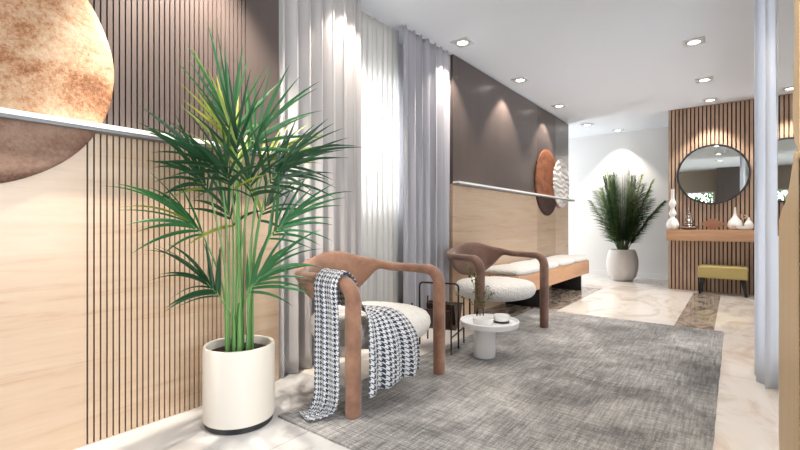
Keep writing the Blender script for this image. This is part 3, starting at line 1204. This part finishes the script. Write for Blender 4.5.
cup('bowl', 'wide white bowl at the front of the round tray table', -1.462, 2.88, TZ, 0.074, 0.052, M['china'], 'white bowls on the tray table')
t2 = MB().lathe([(0.03, 0), (0.056, 0.004), (0.06, 0.012), (0.056, 0.012), (0.03, 0.006), (0.002, 0.006)], n=36).build('saucer', M['dark_china'], loc=(-1.385, 3.03, TZ))
tag(t2, 'small dark saucer under the white bowl at the tray table rear', 'saucer')
cup('bowl', 'smaller white bowl standing on the dark saucer', -1.385, 3.03, TZ + 0.0128, 0.060, 0.046, M['china'], 'white bowls on the tray table')
vx, vy = -1.54, 2.985
t = thing('vase', 'small clear glass vase on the white tray table', 'vase', (vx, vy, TZ))
MB().lathe([(0.030, 0), (0.033, 0.004), (0.033, 0.02), (0.026, 0.075), (0.027, 0.095), (0.025, 0.095), (0.024, 0.075), (0.031, 0.02), (0.029, 0.006), (0.002, 0.005)], n=32).build('glass_body', M['glass'], t)
rnd = random.Random(4)
for i, (ex, ez, f) in enumerate(((-0.19, 0.17, -0.02), (-0.10, 0.33, 0.0), (-0.02, 0.28, 0.04), (0.05, 0.22, -0.04), (0.11, 0.17, 0.0))):
    p0 = Vector((0.0, 0.0, 0.01))
    ez *= 1.25
    tip = RV * ex + FV * f + Vector((0, 0, ez))
    line = cr([p0, RV * (ex * 0.15) + Vector((0, 0, 0.10)), RV * (ex * 0.55) + FV * f * 0.6 + Vector((0, 0, 0.10 + (ez - 0.1) * 0.62)), tip], 6)
    o = thing('eucalyptus_sprig', 'x', 'branch', (vx, vy, TZ), 0, 'eucalyptus sprigs in the glass vase')
    o['label'] = ('leafy sprig leaning farthest left in the glass vase', 'tallest leafy sprig in the glass vase', 'middle leafy sprig in the glass vase, rising beside the chair arm',
                  'short leafy sprig leaning right in the glass vase', 'leafy sprig leaning farthest right over the white seat')[i]
    MB().tube(line, 0.0016, 5).build('twig', M['twig'], o)
    mb = MB()
    for q in range(6, len(line)):
        for _ in range(2 if i != 1 else 3):
            c_ = line[q] + Vector((rnd.uniform(-1, 1), rnd.uniform(-1, 1), rnd.uniform(-1, 1))) * 0.011
            ax = Vector((rnd.uniform(-1, 1), rnd.uniform(-1, 1), rnd.uniform(-0.6, 1))).normalized()
            sd = ax.cross(Vector((0.3, 0.5, 0.8))).normalized()
            L = rnd.uniform(0.016, 0.026)
            ribbon(mb, [c_ + ax * (L * u) for u in (0, 0.3, 0.65, 1.0)], 0.0085, sd, 0, 0.15)
    mb.build('leaves', M['leaf_f'], o, smooth=60)

# ------------------------------------------------------------------ bench with cushions
t = thing('bench', 'long wooden bench on black legs along the panelled wall', 'bench', (-2.05, 5.82, 0))
MB().box(-0.245, 0.235, -1.42, 1.41, 0.240, 0.446, 0.004).build('seat_box', M['bench_wood'], t)
for y in (-0.67, 1.07):
    MB().box(-0.24, 0.205, y - 0.02, y + 0.02, 0, 0.24, 0.002).build('leg', M['black'], t)
mb = MB()
for q in range(5):
    x = -0.19 + q * 0.085
    mb.box(x - 0.006, x + 0.006, -1.423, -1.415, 0.25, 0.44)
mb.build('end_groove', M['groove'], t, smooth=0)


def cushion(label, y0, y1):
    mb = MB()
    x0, x1 = -2.285, -1.80
    N = 56
    rings = []
    for q, z in [(0.88, 0.0), (0.95, 0.006), (0.985, 0.022), (0.99, 0.04), (0.96, 0.058), (0.88, 0.069), (0.7, 0.076), (0.45, 0.079), (0.15, 0.080)]:
        ring = []
        for j in range(N):
            a = 2 * PI * j / N
            c_, s_ = math.cos(a), math.sin(a)
            e = 0.36
            ring.append((q * (x1 - x0) / 2 * math.copysign(abs(c_) ** e, c_), q * (y1 - y0) / 2 * math.copysign(abs(s_) ** e, s_), z))
        rings.append(ring)
    mb.loft(rings)
    o = mb.build('seat_cushion', M['boucle'], loc=((x0 + x1) / 2, (y0 + y1) / 2, 0.4465), smooth=60)
    tag(o, label, 'cushion', 'white cushions on the wooden bench')


for i, lab in enumerate(('white bench cushion nearest the brown armchair at the near bench end', 'second white bench cushion, its front edge crossed by the armchair arm',
                         'third white bench cushion, just right of the armchair arm', 'farthest white bench cushion, at the free right end of the bench')):
    cushion(lab, 4.40 + i * 0.705, 4.40 + (i + 1) * 0.705 - 0.004)

# ------------------------------------------------------------------ slatted wall : mirror, shelf, ornaments, stool
t = thing('round_mirror', 'round black framed mirror hung on the slatted wood wall', 'mirror', (-0.256, SY - 0.026, 1.755))
n = 96


def yring(r, y):
    return [(r * math.cos(2 * PI * j / n), y, r * math.sin(2 * PI * j / n)) for j in range(n)]


MB().loft([yring(0.425, 0), yring(0.445, 0), yring(0.447, -0.02), yring(0.443, -0.03), yring(0.424, -0.03), yring(0.421, -0.022)], cap0=False, cap1=False).build('frame', M['frame_black'], t)
MB().loft([yring(0.430, 0.0), yring(0.430, -0.015)]).build('mirror_glass', M['mirror'], t)

SF = SY - 0.026
b = MB().box(-0.815, 0.255, SF - 0.26, SF, 0.765, 0.93, 0.003)
tag(b.build('wall_shelf', M['walnut_h']), 'thick floating wood shelf on the slatted wall under the mirror', 'shelf')
sz = 0.9305


def turned(name, label, cat, x, y, prof, mat, group=None, n=36):
    o = MB().lathe(prof, n=n).build(name, mat, loc=(x, y, sz), smooth=50)
    return tag(o, label, cat, group)


def bez(pts, k=5):
    return [(max(p.x, 0.001), p.z) for p in cr([(r, 0, z) for r, z in pts], k)]


turned('vase', 'tall white double gourd vase at the left shelf end', 'vase', -0.745, SF - 0.13,
       bez([(0.045, 0), (0.075, 0.03), (0.085, 0.085), (0.06, 0.15), (0.030, 0.19), (0.035, 0.21), (0.052, 0.245), (0.036, 0.29), (0.024, 0.325), (0.032, 0.35), (0.048, 0.385), (0.046, 0.42), (0.026, 0.47), (0.022, 0.56), (0.026, 0.62)]), M['china'])
t = thing('stupa_ornament', 'pewter domed ornament with a spire on the shelf', 'ornament', (-0.535, SF - 0.13, sz))
MB().lathe(bez([(0.07, 0), (0.10, 0.012), (0.125, 0.035), (0.115, 0.05), (0.06, 0.062)])).build('dish_base', M['chrome'], t)
MB().lathe(bez([(0.058, 0.06), (0.06, 0.075), (0.05, 0.09), (0.06, 0.10), (0.058, 0.13), (0.045, 0.16), (0.046, 0.17), (0.038, 0.20), (0.022, 0.225)])).build('dome', M['chrome'], t)
MB().lathe(bez([(0.024, 0.224), (0.028, 0.235), (0.016, 0.255), (0.018, 0.265), (0.009, 0.285), (0.004, 0.32)])).build('spire', M['chrome'], t)
t = thing('carved_lozenge', 'carved wooden diamond ornament standing in the shelf middle', 'ornament', (-0.245, SF - 0.11, sz))
mb = MB()
hh = 0.085
for a_, d_ in ((1.0, 0.022), ):
    mb.loft([[(-0.155 * a_, -d_, hh), (0, -d_, hh - hh * a_), (0.155 * a_, -d_, hh), (0, -d_, hh + hh * a_)], [(-0.155 * a_, d_, hh), (0, d_, hh - hh * a_), (0.155 * a_, d_, hh), (0, d_, hh + hh * a_)]])
mb.build('diamond', M['carve'], t, smooth=0)
for sc in (0.78, 0.52, 0.26):
    mb = MB()
    o_, i_ = sc, sc - 0.1
    P_ = lambda q, d: [(-0.155 * q, d, hh), (0, d, hh - hh * q), (0.155 * q, d, hh), (0, d, hh + hh * q)]
    mb.loft([P_(o_, -0.021), P_(o_, -0.028), P_(i_, -0.028), P_(i_, -0.021)], cap0=False, cap1=False)
    mb.build('relief', M['carve'], t, smooth=0)
turned('vase', 'white teardrop vase with tall thin neck at the right of the shelf', 'vase', 0.012, SF - 0.095,
       bez([(0.045, 0), (0.078, 0.025), (0.090, 0.075), (0.075, 0.125), (0.042, 0.17), (0.020, 0.215), (0.013, 0.27), (0.012, 0.325)]), M['china'])
mb = MB()
rings = []
for q, z in bez([(0.035, 0.0), (0.07, 0.018), (0.088, 0.05), (0.084, 0.052), (0.062, 0.026), (0.01, 0.014)], 4):
    rings.append([(q * 1.15 * math.cos(2 * PI * j / 36), q * 0.55 * math.sin(2 * PI * j / 36), z + 0.16 * max(0, -q * math.cos(2 * PI * j / 36)) * (z > 0.01)) for j in range(36)])
mb.loft(rings)
tag(mb.build('bowl', M['china'], loc=(0.105, SF - 0.212, sz), smooth=50), 'low tilted white dish in front of the teardrop vase', 'bowl')
turned('vase', 'small white pointed vase in the far right shelf corner', 'vase', 0.165, SF - 0.075,
       bez([(0.03, 0), (0.05, 0.02), (0.055, 0.06), (0.045, 0.10), (0.018, 0.14), (0.010, 0.18)]), M['china'])
t = thing('twig_stem', 'spray of pinkish beads between the two white vases', 'ornament', (0.10, SF - 0.022, sz))
MB().tube([(0, 0, 0), (0.0, 0, 0.12), (0.012, 0, 0.22)], 0.003, 6).build('twig', M['twig'], t)
rnd = random.Random(2)
for i in range(12):
    a = rnd.uniform(0, 2 * PI)
    rr = rnd.uniform(0.012, 0.05)
    c_ = Vector((0.006 + rr * math.cos(a), -0.01 + 0.3 * rr * math.sin(a), 0.205 + rr * math.sin(a)))
    mb = MB()
    mb.tube([(0.004, 0, 0.15), tuple(c_)], 0.0015, 4)
    prof = [(0.0095 * math.sin(PI * q / 6) + 0.0003, c_.z - 0.0095 * math.cos(PI * q / 6)) for q in range(7)]
    mb.lathe(prof, c_.x, c_.y, n=10)
    mb.build('bead', M['berry'], t)

t = thing('footstool', 'olive yellow leather stool on dark legs under the shelf', 'stool', (-0.13, SF - 0.20, 0))
MB().box(-0.285, 0.285, -0.155, 0.155, 0.235, 0.415, 0.028, seg=4).build('seat', M['olive'], t)
MB().box(-0.288, 0.288, -0.158, 0.158, 0.372, 0.377, 0.002).build('seam_piping', M['olive'], t)
for sx in (-1, 1):
    for sy_ in (-1, 1):
        mb = MB()
        pr = []
        for u, h in ((0, 0.0), (1, 0.236)):
            r_ = 0.014 + 0.016 * u
            x, y = sx * (0.262 - 0.03 * u), sy_ * (0.135 - 0.02 * u)
            pr.append([(x - r_, y - r_, h), (x + r_, y - r_, h), (x + r_, y + r_, h), (x - r_, y + r_, h)])
        mb.loft(pr)
        mb.build('leg', M['dark_leg'], t, smooth=0)

# ------------------------------------------------------------------ right wall : mirror sheet with layered wood contour
t = thing('wall_mirror', 'tall frameless mirror on the right wall behind the wavy wood panel', 'mirror', (MX, 2.6, 0))
MB().box(-0.005, -0.0005, -1.0, 0.085, 0.95, 2.795).build('mirror_glass', M['mirror'], t, smooth=0)
t = thing('wavy_wood_panel', 'layered light wood panel with wavy edge on the right wall', 'wall decor', (MX, 0, 0))
edge = [(2.62, 0.0), (2.62, 1.02), (2.60, 1.09), (2.50, 1.112), (2.38, 1.13), (2.24, 1.18), (2.13, 1.245), (2.06, 1.285), (1.97, 1.255), (1.90, 1.24), (1.97, 1.29), (2.06, 1.33), (2.11, 1.42), (2.09, 1.55), (2.05, 1.70), (2.09, 1.90), (2.13, 2.1), (2.08, 2.4), (2.10, 2.795)]
edge = [(y * 0.812, z if z in (0.0, 2.795) else 1 + (z - 1) * 0.812) for y, z in edge]
for lay in range(3):
    sm = cr([(0, y - (0.0 if lay == 0 or z < 1.03 else 0.03 * lay), z - (0 if z < 1.04 or z > 2.7 else 0.015 * lay)) for y, z in edge[1:]], 5)
    poly = [(1.505, 0.0), edge[0]] + [(p.y, max(0, min(p.z, 2.795))) for p in sm] + [(1.505, 2.795)]
    mb = MB()
    xa = -0.006 - 0.009 * lay
    mb.loft([[(xa, y, z) for y, z in poly], [(xa - 0.009, y, z) for y, z in poly]])
    mb.build('wood_layer', M['tan_wood'], t, smooth=30)

# ------------------------------------------------------------------ shrub in the garden outside the rear window
t = thing('garden_shrub', 'green shrub outside the window, seen in the round mirror', 'plant', (-0.72, -2.3, 0))
rnd = random.Random(3)
mb = MB()
for i in range(900):
    a, e_ = rnd.uniform(0, 2 * PI), rnd.uniform(-1, 1)
    r_ = rnd.uniform(0.6, 1.0)
    c_ = Vector((0.75 * r_ * math.cos(a) * math.sqrt(1 - e_ * e_), 0.22 * r_ * math.sin(a) * math.sqrt(1 - e_ * e_), 1.40 + 0.85 * e_ * r_))
    d = Vector((rnd.uniform(-1, 1), rnd.uniform(-1, 1), rnd.uniform(-1, 1))).normalized()
    ribbon(mb, bend_line(c_, d, 0.14, 0.3, 3), 0.03, d.cross(Vector((0.2, 0.3, 0.9))).normalized(), 0)
mb.build('foliage', M['shrub'], t, smooth=60)
MB().tube([(0, 0, -0.1), (0.02, 0, 0.6), (0, 0, 1.2)], [0.03, 0.025, 0.015], 8).build('trunk', M['stem_dark'], t)
